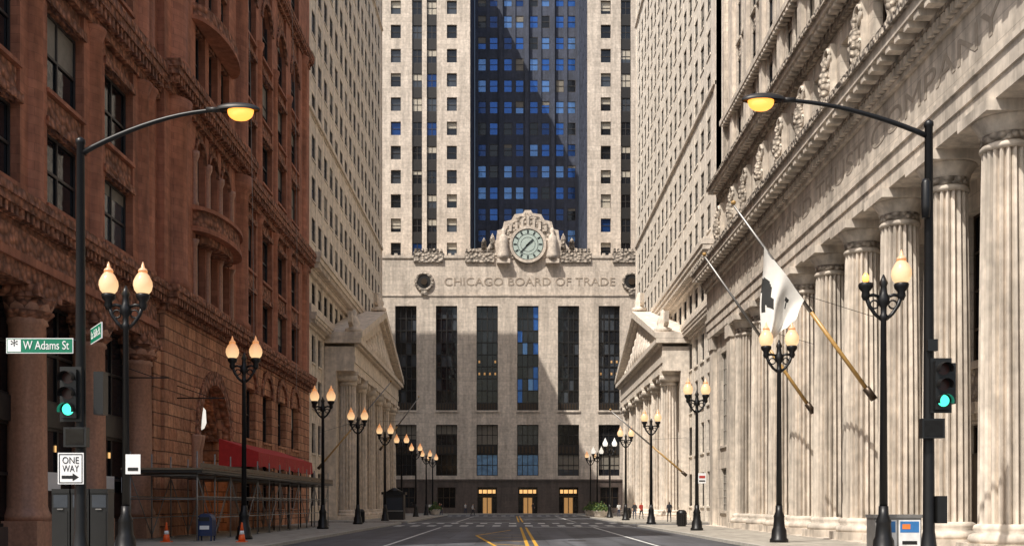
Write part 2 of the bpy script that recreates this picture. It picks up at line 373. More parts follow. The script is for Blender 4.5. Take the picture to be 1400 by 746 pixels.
CB=[(57.1,58.9),(59.6,61.4),(62.1,63.9)]
wk=dict(frame='frame_dark',nh=1,nv=0,blind=.2,bl='blind_dim',fw=.08)
facade(mb,52,68,12.2,21.6,CB,[(12.7,15.5),(17.4,20.9)],.45,'red_stone','red_ornament',wk=wk,archset=(1,),sd=.1)
facade(mb,52,68,23,38,CB,[(23.8,26.8),(28,31),(32.4,36)],.45,'red_stone','red_ornament',wk=wk,archset=(2,),sd=.1)
facade(mb,52,68,39,50.5,CB,[(40,43),(44.5,47.5)],.45,'red_stone','red_ornament',wk=wk,sd=.1)
for (a0,a1) in CB:
    mb.archring((a0+a1)/2,20.0,.9,1.12,-.1,.1,'red_ornament'); mb.archring((a0+a1)/2,35.1,.9,1.12,-.1,.1,'red_ornament')
for a in (59.25,61.75,56.8,64.2):
    mb.flathe(a,.03,[(.24,17.2),(.24,17.4),(.17,17.5),(.16,19.6),(.27,19.9),(.27,20.1)],12,'red_granite')
    mb.flathe(a,.03,[(.24,12.3),(.17,12.6),(.16,15.2),(.27,15.5)],12,'red_granite')
cornice(mb,52,68,11,1.2,.7,'red_ornament',dent=.4); cornice(mb,52,68,21.6,1.4,.8,'red_ornament',dent=.45)
cornice(mb,52,68,38,1.0,.6,'red_ornament',dent=.45); cornice(mb,52,68,50.5,1.8,1.2,'red_ornament',dent=.8)
for a in (53.9,66.4):
    for z0,z1 in ((12.2,21.6),(23,38),(39,50.5)):
        mb.flathe(a,-.5,[(1.15,z0),(1.15,z0+.4),(1.0,z0+.6),(1.0,z1-1),(1.2,z1-.8),(1.25,z1)],28,'red_stone')
def bow(ac,hw,out,z0,z1,m,n=14,d0=0):
    pr=[(ac-hw*math.cos(pi*i/n),d0+out*math.sin(pi*i/n)) for i in range(n+1)]
    for z in (z0,z1): mb.face([mb.fr(a,d,z) for a,d in pr],m)
    for i in range(n):
        (a,d),(b,e)=pr[i],pr[i+1]; mb.face([mb.fr(a,d,z0),mb.fr(b,e,z0),mb.fr(b,e,z1),mb.fr(a,d,z1)],m)
bow(60.5,4.1,1.25,15.9,16.15,'red_stone'); bow(60.5,3.9,1.1,16.15,17.0,'red_ornament'); bow(60.5,4.15,1.3,17.0,17.2,'red_stone'); bow(60.5,3.0,.8,15.5,15.9,'red_ornament')
bow(60.5,4.1,1.1,26.9,27.1,'red_stone'); bow(60.5,3.9,1.0,27.1,27.8,'red_ornament')
mb.fr=FR_left(-17)
for a in piers_near:
    mb.fbox(a-.9,a+.9,-.9,.5,0,1.1,'red_granite')
    mb.flathe(a,-.25,[(.82,1.1),(.82,1.3),(.74,1.45),(.7,1.6),(.64,8.0),(.72,8.05),(.68,8.2),(.85,8.6),(.95,8.9)],24,'red_granite')
    mb.flathe(a,-.25,[(.7,8.21),(.95,8.45),(.8,8.5),(1.02,8.88)],10,'red_ornament')
    mb.fbox(a-1.0,a+1.0,-1.1,.6,8.9,9.3,'red_ornament')
mb.fbox(Y0,51,-1.2,.3,9.3,11.0,'red_ornament'); mb.fbox(Y0,51,.3,.42,9.9,10.2,'red_stone')
mb.fbox(50.9,52,-1.6,.2,0,9.3,'red_rustic'); mb.fbox(30,31.2,-1.6,.2,0,9.3,'red_rustic')
A=[31.2]+piers_near+[50.9]
for i in range(len(A)-1):
    a0,a1=A[i]+.3,A[i+1]-.3
    for z0,z1 in ((.9,4.6),(5.5,9.25)):
        window(mb,a0,a1,z0,z1,.75,frame='metal_dark',nv=2,nh=1,blind=.0,fw=.12,glass=random.choice(['glass_dark','glass_mid','glass_black']))
    mb.fbox(a0,a1,-.9,-.55,4.6,5.5,'metal_dark'); mb.fbox(a0,a1,-.9,-.5,.13,.9,'dark_granite')
    for q in (.8,2.0,3.2): mb.fbox(a0+q,a0+q+.25,-.74,-.70,3.7,3.95,'warm_lamp')
    mb.fbox(a0+.3,a0+1.2,-.62,-.58,7.0,8.3,'poster_white'); mb.fbox(a0+.5,a1-1.7,-.6,-.55,2.2,2.9,'sign_white')
mb.fr=FR_left(-16.65)
c=60.5;r=3.0;zs=5.3
mb.fbox(52,c-r,-1.8,0,0,11,'red_rustic'); mb.fbox(c+r,68,-1.8,0,0,11,'red_rustic')
mb.archfill(c-r,c+r,zs,11,-1.8,0,'red_rustic',n=20)
mb.archring(c,zs,r-.02,r+.75,-.3,.18,'red_ornament',22); mb.archring(c,zs,r+.75,r+1.5,-.2,.08,'red_rustic',22)
mb.archring(c,zs,r-.45,r-.02,-1.2,-.5,'red_ornament',22)
for s in (-1,1):
    for q in (.35,.95): mb.flathe(c+s*(r-.1+q),.12,[(.3,0.1),(.3,.9),(.22,1.1),(.22,4.5),(.36,5.2),(.36,5.3)],12,'red_granite')
mb.fquad(c-r,c+r,-1.7,0,8.4,'glass_black')
for a in (-1.5,0,1.5): mb.fbox(c+a-.08,c+a+.08,-1.68,-1.5,.1,8,'bronze')
mb.fbox(c-r,c+r,-1.68,-1.45,4.4,4.8,'bronze')
for a in (-2.7,-1.4,.1,1.6): mb.fbox(c+a,c+a+1.1,-1.69,-1.6,.2,4.2,'warm_room')
for a in (-1.3,.1): mb.fbox(c+a,c+a+1.2,-1.69,-1.62,5.0,7.3,'warm_room')
p=mb.fr(c,-.7,6.6); mb.lathe(p[0],p[1],[(.05,7.2),(.28,6.9),(.32,6.2),(.2,5.9),(.05,5.8)][::-1],12,'globe_white'); mb.tube([(p[0],p[1],7.2),(p[0],p[1],8.3)],.03,6,'iron')
mb.fr=FR_left(-17)
facade(mb,68,Y1,0,11,[(q-1.4,q+1.4) for q in far],[(1.3,4.4),(5.9,9.2)],.5,'red_rustic','red_rustic',wk=dict(frame='frame_dark',nv=1,nh=1,blind=.3,fw=.09))
for q in far: mb.archring(q,9.0,1.4,1.9,-.05,.12,'red_ornament',12)
mb.box(-60,-18.7,Y0+.3,Y1-.3,0,51,'red_stone')
mb.fr=lambda a,d,z:(a,Y0-d,z)
facade(mb,-60,-18,12.2,50,[(-58+i*5,-55.4+i*5) for i in range(8)],fl1+fl2+fl3,.25,'red_stone','red_ornament',wk=dict(nv=1,fw=.09))
mb.fr=lambda a,d,z:(a,Y1+d,z)
facade(mb,-60,-18,0,50,[(-58+i*5,-55.4+i*5) for i in range(8)],[(2,5)]+fl1+fl2+fl3,.25,'red_stone','red_ornament',wk=dict(nv=1,fw=.09))
mb.make('walls_windows_and_ornament',root)
# ================================================================== right bank building with colonnade
root=empty('colonnaded_bank_building')
mb=MB()
X=15.5; YA,YB=26.5,80.4
cols=[28.9+4.6*i for i in range(10)]
def column(mb,cx,cy,z0,zt,r,m,fl=20,plain=False,ionic=False,face=1):
    mb.box(cx-r*1.35,cx+r*1.35,cy-r*1.35,cy+r*1.35,z0,z0+.35,m)
    mb.lathe(cx,cy,[(r*1.32,z0+.35),(r*1.36,z0+.48),(r*1.3,z0+.6),(r*1.1,z0+.68),(r*1.18,z0+.78),(r*1.14,z0+.9),(r*1.0,z0+.95)],32,m)
    H=zt-1.3
    pr=[(r*(1-.14*(t**1.6)),z0+.95+(H-z0-.95)*t) for t in [i/8 for i in range(9)]]
    mb.lathe(cx,cy,pr,fl,m,flutes=fl,amp=.24)
    rt=r*.87
    if not ionic:
        mb.lathe(cx,cy,[(rt*1.0,H),(rt*1.08,H+.05),(rt*1.08,H+.14),(rt,H+.2),(rt,H+.5),(rt*1.12,H+.55),(rt*1.12,H+.63),(rt*1.38,H+.9),(rt*1.42,H+.95)],32,m)
        mb.lathe(cx,cy,[(rt*1.05,H+.22),(rt*1.05,H+.48)],32,'bank_carved')
        mb.box(cx-rt*1.5,cx+rt*1.5,cy-rt*1.5,cy+rt*1.5,H+.95,zt,m)
    else:
        mb.lathe(cx,cy,[(rt,H),(rt*1.15,H+.15),(rt*1.05,H+.3),(rt*1.25,H+.8),(rt*1.3,H+1)],24,m)
        mb.box(cx-rt*1.5,cx+rt*1.5,cy-rt*1.5,cy+rt*1.5,H+1,zt,m)
        for s in (-1,1):
            mb.tube([(cx-rt*1.35,cy+s*rt*1.2,H+.72),(cx+rt*1.35,cy+s*rt*1.2,H+.72)],rt*.42,12,m)
for y in cols: column(mb,15.25,y,.13,13.8,.82,'bank_plain')
mb.fr=FR_right(17.3)
ops=[(cols[i]+1.05,cols[i+1]-1.05) for i in range(9)]
facade(mb,YA,72.5,0,13.8,ops,[(.3,4.7),(6.9,12.7)],.5,'bank_stone','bank_stone',wk=dict(frame='bronze',nv=2,nh=3,blind=.15,fw=.09),sill=False)
for i,(a0,a1) in enumerate(ops):
    mb.fbox(a0-.35,a1+.35,.0,.75,4.95,5.35,'bank_plain'); dentils(mb,a0-.3,a1+.3,.3,.15,.0,.6,4.75,4.95,'bank_plain')
    mb.fbox(a0-.2,a1+.2,.0,.5,5.35,6.6,'bank_carved'); mb.fbox(a0-.3,a1+.3,.0,.62,6.6,6.85,'bank_plain')
    mb.fbox(a0-.25,a0-.02,.003,.3,.1,4.74,'bank_plain'); mb.fbox(a1+.02,a1+.25,.003,.3,.1,4.74,'bank_plain')
    mb.fbox(a0+.12,(a0+a1)/2-.04,-.42,-.3,.2,3.6,'wood_door' if i%2 else 'bronze'); mb.fbox((a0+a1)/2+.04,a1-.12,-.42,-.3,.2,3.6,'wood_door' if i%2 else 'bronze')
for y in cols:
    mb.fbox(y-.7,y+.7,.003,.35,.1,13.4,'bank_plain'); mb.fbox(y-.85,y+.85,.003,.5,12.9,13.79,'bank_plain')
mb.box(14.0,17.3,YA,YB,.1,.13+.02,'bank_plain')
mb.fr=FR_right(14.9)
facade(mb,72.5,YB,0,13.8,[(75.3,77.6)],[(1.2,4.2),(5.8,12.4)],.3,'bank_stone',wk=dict(frame='frame_light',nv=3,nh=5,fw=.07,blind=0))
for a in (72.7,79.0): mb.fbox(a,a+1.2,.003,.3,.13,12.9,'bank_plain'); mb.fbox(a-.1,a+1.3,.003,.42,12.9,13.79,'bank_plain')
mb.box(15.6,60,80.0,YB-.01,0,60,'bank_stone')
mb.fr=FR_right(14.45)
mb.fbox(YA,YB,-3.2,0,13.8,14.35,'bank_plain'); mb.fbox(YA,YB,-3.2,.07,14.35,14.95,'bank_plain'); mb.fbox(YA,YB,-3.2,.16,14.95,15.15,'bank_plain')
mb.fbox(YA,YB,-3.2,.03,15.15,17.2,'bank_stone')
mb.fbox(YA,YB,-3.2,.2,17.2,17.4,'bank_plain'); dentils(mb,YA,YB,.38,.22,.1,.42,17.4,17.68,'bank_plain'); mb.fbox(YA,YB,-3.2,.12,17.4,17.7,'bank_plain')
mb.fbox(YA,YB,-3.2,.45,17.7,17.85,'bank_carved'); dentils(mb,YA,YB,.92,.4,.2,1.0,17.85,18.1,'bank_plain'); mb.fbox(YA,YB,-3.2,.3,17.85,18.1,'bank_plain')
mb.fbox(YA-.3,YB+.3,-3.2,1.05,18.1,18.5,'bank_plain'); mb.fbox(YA-.4,YB+.4,-3.2,1.2,18.5,18.8,'bank_carved')
mb.fr=FR_right(15.4)
aops=[(c+1.0,c+3.6) for c in cols]+[(75.1,77.7)]
facade(mb,YA,YB,18.8,24.0,aops,[(19.8,23.2)],.5,'bank_stone',wk=dict(frame='bronze',nv=1,nh=2,blind=.15,fw=.09))
for c in cols+[74.4,79.2]:
    mb.fbox(c-.55,c+.55,.0,.7,18.8,19.9,'bank_plain'); mb.fbox(c-.65,c+.65,.0,.8,19.9,20.05,'bank_carved')
    mb.fbox(c-.4,c+.4,.003,.3,20.05,23.5,'bank_plain'); mb.flathe(c,.45,[(.3,20.05),(.34,20.4),(.18,20.9),(.33,21.5),(.28,22.1),(.12,22.4),(.2,22.7),(.05,23)],12,'bank_carved')
    for k,(rr,zz) in enumerate(((.42,22.9),(.3,21.6))):
        p=mb.fr(c,.35,zz)
        mb.tube([(p[0],p[1]+rr*math.cos(t*.35),p[2]+rr*math.sin(t*.35)) for t in range(16)],.09,6,'bank_plain')
for (a0,a1) in aops:
    mb.fbox(a0-.35,a1+.35,.35,.65,18.8,18.95,'bank_plain'); mb.fbox(a0-.35,a1+.35,.32,.68,19.75,19.92,'bank_plain')
    n=8
    for i in range(n):
        a=a0-.3+(a1-a0+.6)*(i+.5)/n; mb.flathe(a,.5,[(.08,18.95),(.05,19.0),(.11,19.2),(.05,19.5),(.08,19.75)],7,'bank_plain')
mb.fbox(YA,YB,-1,.25,24.0,24.35,'bank_carved'); dentils(mb,YA,YB,.6,.3,.2,.75,24.35,24.6,'bank_plain'); mb.fbox(YA,YB,-1,.3,24.35,24.6,'bank_plain'); mb.fbox(YA-.1,YB+.2,-1,.85,24.6,24.85,'bank_plain'); mb.fbox(YA-.1,YB+.25,-1,1.0,24.85,25.1,'bank_carved')
mb.fr=FR_right(15.9)
sops=[];y=YA+1.2
while y<YB-2.2: sops.append((y,y+1.3)); sops.append((y+1.75,y+3.05)); y+=4.6
fls=[(26.2+4*i,28.9+4*i) for i in range(9)]
facade(mb,YA,YB,25.1,62,sops,fls,.22,'bank_stone','bank_carved',wk=dict(frame='frame_dark',nv=0,nh=1,blind=.4,fw=.07),sd=.1)
y=YA+.5
while y<YB-.5: mb.fbox(y-.4,y+.4,.003,.25,25.1,60,'bank_plain'); y+=4.6
for z in (29.6,45.6): mb.fbox(YA,YB,.0,.55,z,z+.35,'bank_plain'); dentils(mb,YA,YB,.6,.3,.0,.5,z-.25,z-.003,'bank_plain')
mb.box(17.9,60,YA+.3,79.9,0,62,'bank_stone')
mb.make('walls_columns_and_entablature',root)
text('STATE BANK AND TRUST COMPANY','frieze_lettering',(14.41,52,16.15),(R(90),0,R(-90)),40,.9,'letter_dim',root,.008)
# ================================================================== towers with porticos
def tower(name,side,X,YA,YB,H,mw,mp,poX,farx):
    root=empty(name); mb=MB()
    F=FR_left(-X) if side<0 else FR_right(X)
    mb.fr=F
    n=int((YB-YA-2)/3.3); off=(YB-YA-n*3.3)/2
    ops=[(YA+off+i*3.3+.7,YA+off+i*3.3+2.6) for i in range(n)]
    base=[(1.5,4.6),(6.4,9.2),(10.6,13.4),(14.8,17.4)]
    facade(mb,YA,YB,0,19,ops,base,.3,mw,wk=dict(nh=1,blind=.2,fw=.08))
    facade(mb,YA,YB,19.8,23,ops,[(20.2,22.2)],.2,mw,wk=dict(nh=1,blind=.3,fw=.08),so=.05)
    up=[];z=26.0
    while z<H-3: up.append((z,z+2.25)); z+=3.85
    facade(mb,YA,YB,24.4,H,ops,up,.15,mw,wk=dict(nh=1,blind=.4,fw=.06,bl='blind_dim',ft=.03),sd=.02,so=.06)
    mb.fbox(YA-.02,YB+.02,-.5,.4,19,19.8,mp); cornice(mb,YA,YB,17.8,1.2,.9,mp,dent=.6)
    cornice(mb,YA,YB,22.6,1.8,1.3,mp,dent=.7)
    for z in (37.0,68.0): mb.fbox(YA,YB,.0,.25,z+.6,z+.95,mp)
    mb.fbox(YA,YA+.65,.003,.1,24.4,H,mp); mb.fbox(YB-.65,YB,.003,.1,24.4,H,mp)
    xs=sorted((side*(X+.8),side*farx)); mb.box(xs[0],xs[1],YA+.8,YB-.3,0,H,mw)
    mb.fr=lambda a,d,z:(a,YA-d,z)
    m=int((farx-X-2)/3.3); nop=[]
    for i in range(m):
        a=side*(X+1.5+i*3.3); nop.append(tuple(sorted((a,a+side*1.6))))
    nop.sort()
    xs=sorted((side*(X+.003),side*farx))
    facade(mb,xs[0],xs[1],0,H,nop,base+[(20.2,22.2)]+up,.4,mw,wk=dict(nh=1,blind=.5,fw=.07))
    mb.fbox(xs[0],xs[1],0,.9,22.9,24.3,mp)
    mb.fr=F
    PA,PB=107,148
    for i in range(6):
        y=PA+2.2+i*(PB-PA-4.4)/5
        column(mb,side*(poX+.9),y,.13,14.8,.95,mp,fl=16,ionic=True)
    d1=X-poX+.15
    mb.fbox(PA,PB,.003,d1-.1,14.8,15.6,mp); mb.fbox(PA,PB,.003,d1,15.6,16.3,mp)
    mb.fbox(PA,PB,.003,d1-.05,16.3,17.2,mp)
    dentils(mb,PA,PB,.6,.3,d1-.1,d1+.35,17.2,17.45,mp)
    mb.fbox(PA-.4,PB+.4,.003,d1+.6,17.5,17.95,mp)
    c=(PA+PB)/2
    mb.prism([(PA+.3,17.95),(PB-.3,17.95),(c,23.2)],.003,d1-.2,mp)
    for s in (-1,1):
        e=c+s*(PB-PA)/2+s*.4
        mb.prism([(e,17.97),(e,18.55),(c,24.3),(c,23.5)],.01,d1+.7,mp)
        mb.prism([(e-s*.9,18.3),(e-s*.9,18.42),(c,23.48),(c,23.1)],.01,d1+.3,mp)
    for i in range(13):
        a=c+(i-6)*2.2; h=max(.5,4.0-abs(i-6)*.56)
        mb.flathe(a,d1-.15,[(.5,18.0),(.62,18+h*.3),(.4,18+h*.6),(.3,18+h*.72),(.28,18+h*.9),(.05,18+h)],8,mp)
    for a,zb in ((PA+.6,18.6),(c,24.2),(PB-.6,18.6)):
        mb.flathe(a,d1-.2,[(.9,zb),(.9,zb+.4),(.5,zb+.55),(.62,zb+1.0),(.42,zb+1.5),(.28,zb+1.8),(.25,zb+2.1),(.05,zb+2.3)],10,mp)
        for s in (-1,1): mb.prism([(a,zb+.5),(a+s*1.4,zb+.9),(a+s*1.7,zb+1.9),(a,zb+1.5)],d1-.6,d1-.2,mp)
    mb.fbox(PA,PA+1.2,.003,d1-1.9,.13,14.8,mp); mb.fbox(PB-1.2,PB,.003,d1-1.9,.13,14.8,mp)
    mb.fbox(PA-.5,PB+.5,0.003,d1+.8,.0,.45,mp)
    mb.make('walls_windows_and_portico',root)
    return root
tower('limestone_bank_tower',-1,18.5,98,154,74,'left_lime','left_plain',15.6,58)
tower('limestone_reserve_bank_tower',1,17.5,93,153,84,'right_lime','right_plain',14.9,58)
# ================================================================== Board of Trade
root=empty('board_of_trade_building'); mb=MB()
CX=2.6; F=FR_front(178); mb.fr=F
ks=range(-4,5)
ops=[(CX+6.67*k-1.75,CX+6.67*k+1.75) for k in ks]
AW0,AW1=CX-31,CX+31
cur=AW0
for a0,a1 in ops:
    mb.fbox(cur,a0,-1.2,0,5.7,42,'cbot_stone'); cur=a1
mb.fbox(cur,AW1,-1.2,0,5.7,42,'cbot_stone')
for i,(a0,a1) in enumerate(ops):
    mb.fbox(a0,a1,-1.2,-.02,5.7,6.3,'cbot_stone')
    mb.fbox(a0,a1,-1.2,-.02,14.65,17.0,'cbot_stone')
    mb.fbox(a0,a1,-1.2,-.02,34.1,42,'cbot_stone')
    mb.fbox(a0,a1,-1.0,-.35,17.0,18.3,'metal_dark'); dentils(mb,a0,a1,.45,.2,-.35,-.25,17.2,18.1,'bronze')
    mb.fbox(a0,a1,-1.0,-.5,9.8,11.3,'metal_dark'); dentils(mb,a0,a1,.6,.3,-.5,-.4,10,11.1,'bronze')
    nv,nh=4,8
    for u in range(nv):
        for w in range(nh):
            b0=a0+(a1-a0)*u/nv; b1=a0+(a1-a0)*(u+1)/nv; z0=18.3+15.8*w/nh; z1=18.3+15.8*(w+1)/nh
            r_=random.random()
            g='glass_black' if r_<.45 else 'glass_dark' if r_<.85 else 'glass_mid'
            if i==4 and random.random()<.6: g='glass_blue_reflection' if u in(0,3) else 'glass_sky_reflection' if r_<.15 else 'glass_dark'
            if i==7 or i==6: g='glass_mid' if r_<.5 else g
            mb.fquad(b0,b1,-.75,z0,z1,g)
            if w in(2,3) and i in(3,6) and r_<.3: mb.fbox(b0+.3,b1-.3,-.74,-.7,z0+.6,z0+1.0,'warm_room')
    for u in range(nv+1):
        b=a0+(a1-a0)*u/nv; w_=.16 if u in(0,2,4) else .08; mb.fbox(max(a0,b-w_/2),min(a1,b+w_/2),-.74,-.55,18.3,34.1,'metal_dark')
    for w in range(1,nh):
        z=18.3+15.8*w/nh; mb.fbox(a0,a1,-.74,-.6,z-.06,z+.06,'metal_dark')
    for (z0,z1) in ((6.3,9.8),(11.3,14.65)):
        g=random.choice(['glass_dark','glass_mid','glass_black'])
        if i in(4,3): g='glass_sky_reflection' if z0<8 else 'glass_mid'
        window(mb,a0,a1,z0,z1,.8,glass=g,frame='metal_dark',nv=3,nh=1,blind=.5 if i!=4 else 0,bl='blind_dim',fw=.1)
    mb.fbox(a0-.15,a1+.15,.003,.2,16.7,16.99,'cbot_stone')
mb.fr=FR_front(177.6)
dops=[(CX+6.67*k-1.6,CX+6.67*k+1.6) for k in (-1,0,1)]
gops=[(CX+6.67*k-1.5,CX+6.67*k+1.5) for k in (-4,-3,-2)]+dops+[(CX+6.67*k-1.5,CX+6.67*k+1.5) for k in (2,3,4)]
cur=AW0
for a0,a1 in gops: mb.fbox(cur,a0,-1,0,0,5.4,'dark_granite'); cur=a1
mb.fbox(cur,AW1,-1,0,0,5.4,'dark_granite')
for i,(a0,a1) in enumerate(gops):
    mb.fbox(a0,a1,-1,-.02,4.4,5.4,'dark_granite')
    if (a0,a1) in dops:
        mb.fquad(a0,a1,-.9,0,4.4,'glass_black'); mb.fbox(a0+.25,a1-.25,-.85,-.8,3.4,4.0,'warm_lamp')
        for q in (0,.25,.5,.75,1): b=a0+(a1-a0)*q; mb.fbox(b-.07,b+.07,-.79,-.7,.1,4.4,'bronze')
        mb.fbox(a0,a1,-.79,-.68,2.8,3.1,'bronze')
        mb.fbox(a0+.9,a1-.9,-.88,-.82,.1,2.7,'warm_room')
    else:
        mb.fbox(a0,a1,-1,-.02,0,1.0,'dark_granite'); window(mb,a0,a1,1.0,4.4,.5,frame='bronze',nv=2,nh=1,blind=0,fw=.1)
mb.fbox(AW0,AW1,-1,.15,5.4,5.7,'dark_granite')
mb.fr=F
mb.fbox(AW0,AW1,.0,.15,35.7,35.95,'cbot_stone'); mb.fbox(AW0,AW1,-1.2,.18,41.9,42.35,'cbot_stone')
for a in (CX-16.3,CX-7.9,CX+7.9,CX+16.3):
    mb.fbox(a-2.4,a+2.4,-1.2,.35,41.2,42.9,'cbot_carved'); dentils(mb,a-2.4,a+2.4,.6,.35,-.6,.45,42.9,43.4,'cbot_carved')
dentils(mb,AW0,AW1,1.1,.5,-.8,.1,42.35,42.7,'cbot_stone')
crest=[(-9.4,42.3),(-9.4,43.3),(-6.6,43.6),(-6.0,44.6),(-5.2,44.8),(-5.0,46.4),(-4.2,46.6),(-3.9,47.8),(-2.7,48.1),(-2.2,49.0),(-.8,49.2),(-.5,49.7)]
poly=[(CX+a,z) for a,z in crest]+[(CX-a,z) for a,z in crest[::-1]]
mb.prism(poly,-1.0,.3,'cbot_stone')
mb.prism([(CX+a*.86,z*1.0-.5) for a,z in crest[4:]]+[(CX-a*.86,z-.5) for a,z in crest[4:][::-1]],.3,.55,'cbot_carved')
for i in range(-4,5):
    mb.fbox(CX+i*.95-.22,CX+i*.95+.22,.3,.75,46.9-abs(i)*.25,48.6-abs(i)*.5,'cbot_stone')
for s in (-1,1):
    a=CX+s*4.0
    mb.flathe(a,.6,[(.95,41.6),(1.0,42.2),(.75,43.4),(.8,44.4),(.62,45.3),(.3,45.7),(.36,46.1),(.33,46.5),(.05,46.8)],14,'cbot_stone')
    mb.fbox(a-1.1,a+1.1,-.1,1.2,40.9,41.6,'cbot_stone')
    for q in (5.8,7.2):
        mb.flathe(CX+s*q,.2,[(.5,43.3),(.35,44.4),(.45,45.0 -(q-5.8)*.4),(.05,45.9-(q-5.8)*.5)],8,'cbot_carved')
cp=Vector(mb.fr(CX,.56,44.0))
def disc(cx,y,z,r,m,n=48,r0=0,th=.1):
    P=[(cx+r*math.cos(2*pi*i/n),z+r*math.sin(2*pi*i/n)) for i in range(n)]
    if not r0:
        mb.face([(a,y,b) for a,b in P],m)
        for i in range(n):
            (a,b),(c_,d)=P[i],P[(i+1)%n]; mb.face([(a,y,b),(c_,y,d),(c_,y+th,d),(a,y+th,b)],m)
    else:
        Q=[(cx+r0*math.cos(2*pi*i/n),z+r0*math.sin(2*pi*i/n)) for i in range(n)]
        for i in range(n):
            j=(i+1)%n
            mb.face([(P[i][0],y,P[i][1]),(P[j][0],y,P[j][1]),(Q[j][0],y,Q[j][1]),(Q[i][0],y,Q[i][1])],m)
            mb.face([(P[i][0],y,P[i][1]),(P[j][0],y,P[j][1]),(P[j][0],y+th,P[j][1]),(P[i][0],y+th,P[i][1])],m)
            mb.face([(Q[i][0],y,Q[i][1]),(Q[j][0],y,Q[j][1]),(Q[j][0],y+th,Q[j][1]),(Q[i][0],y+th,Q[i][1])],m)
plain('clock_face',(.42,.50,.46),.4,noise=.05); plain('clock_dark',(.02,.03,.03),.4)
yb=cp.y
disc(CX,yb-.25,44,3.0,'cbot_stone',r0=2.55,th=.5); disc(CX,yb-.1,44,2.56,'clock_dark',th=.2)
disc(CX,yb-.13,44,2.42,'clock_face',r0=1.72,th=.02); disc(CX,yb-.12,44,1.62,'clock_face',th=.02)
disc(CX,yb-.14,44,1.2,'clock_dark',r0=1.14,th=.02)
for h in range(12):
    t=2*pi*h/12; c_,s_=math.sin(t),math.cos(t); w=.14
    P=[(1.8,-w),(2.34,-w),(2.34,w),(1.8,w)]
    mb.face([(CX+r_*c_+q*s_,yb-.16,44+r_*s_-q*c_) for r_,q in P],'clock_dark')
for ang,ln,w in ((R(48),1.25,.13),(R(222),2.0,.09)):
    c_,s_=math.sin(ang),math.cos(ang)
    mb.face([(CX+r_*c_+q*s_,yb-.2,44+r_*s_-q*c_) for r_,q in ((-.4,-w),(ln*.8,-w*1.3),(ln,0),(ln*.8,w*1.3),(-.4,w))],'clock_dark')
for a in (CX-17.0,CX+17.0):
    yy=178
    mb.tube([(a+1.35*math.cos(t*pi/12),yy-.15,38+1.35*math.sin(t*pi/12)) for t in range(25)],.28,8,'cbot_carved')
    disc(a,yy-.25,38,1.1,'metal_dark',n=24,th=.25); disc(a,yy-.45,38,.55,'bronze',n=12,th=.2)
    mb.fbox(a-.5,a+.5,.0,.4,35.9,36.8,'cbot_carved')
mb.fr=FR_front(184)
fw=[(43.6+4.1*i,45.9+4.1*i) for i in range(15)]
def wing(A0,A1,singles,strips):
    allo=sorted([(c-.85,c+.85,0) for c in singles]+[(c-.85,c+.85,1) for c in strips])
    cur=A0
    for a0,a1,k in allo:
        mb.fbox(cur,a0,-.8,0,40,106,'cbot_stone'); cur=a1
        z=40
        for z0,z1 in fw:
            mb.fbox(a0,a1,-.8,-.03 if not k else -.3,z,z0,'cbot_stone' if not k else 'metal_dark')
            window(mb,a0,a1,z0,z1,.45,nh=1,nv=1 if k else 0,blind=.55 if not k else .25,fw=.08,glass=None if random.random()<.95 else 'glass_navy_reflection')
            z=z1
        mb.fbox(a0,a1,-.8,-.03,z,106,'cbot_stone')
    mb.fbox(cur,A1,-.8,0,40,106,'cbot_stone')
wing(-32,-7.1,[-10.2,-19.7,-23.2],[-13.6,-16.1,-27,-29.5]); wing(12.8,37.7,[15.9,25.4,28.9],[19.3,21.8,32.7,35.2])
mb.box(-32,-8,184.8,216,40,106,'cbot_stone'); mb.box(13.7,37.7,184.8,216,40,106,'cbot_stone')
for s,xw in ((-1,-7.1),(1,12.8)):
    mb.fr=(lambda a,d,z:(-7.1+d-.05,a,z)) if s<0 else (lambda a,d,z:(12.8-d+.05,a,z))
    facade(mb,184.06,208,40,106,[(187+i*4,188.8+i*4) for i in range(5)],fw,.4,'shaded_court_stone',wk=dict(nh=1,blind=.1,fw=.08,glass='glass_dark'),sill=False)
mb.fr=FR_front(208)
def gb():
    return random.choice(['glass_blue_reflection','glass_blue_reflection','glass_blue_reflection','glass_navy_reflection','glass_navy_reflection','glass_dark','glass_sky_reflection','glass_sky_reflection','glass_black'])
cops=[]
w0=19.9/8
for i in range(8):
    a=-7.1+w0*i+(.55 if i%2==0 else .3); cops.append((a,a+1.6))
facade(mb,-7.1,12.8,36,116,cops,[(43.6+4.1*i,46.0+4.1*i) for i in range(17)],.35,'shaded_court_stone','shaded_court_stone',wk=dict(nh=1,nv=0,blind=.1,bl='blind_dim',fw=.1,glass=gb),sill=False,sd=.25)
for i in range(5):
    a=-7.1+w0*2*i; mb.fbox(max(-7.1,a-.35),min(12.8,a+.35),.003,.6,36,116,'shaded_court_stone')
mb.box(-7,12.7,209,216,30,116,'shaded_court_stone')
mb.box(AW0,AW1,179.3,216,0,41.8,'cbot_stone')
mb.make('walls_windows_and_crest',root)
text('CHICAGO BOARD OF TRADE','frieze_lettering',(CX+.3,177.97,38.0),(R(90),0,0),28,1.3,'letter',root,.02)
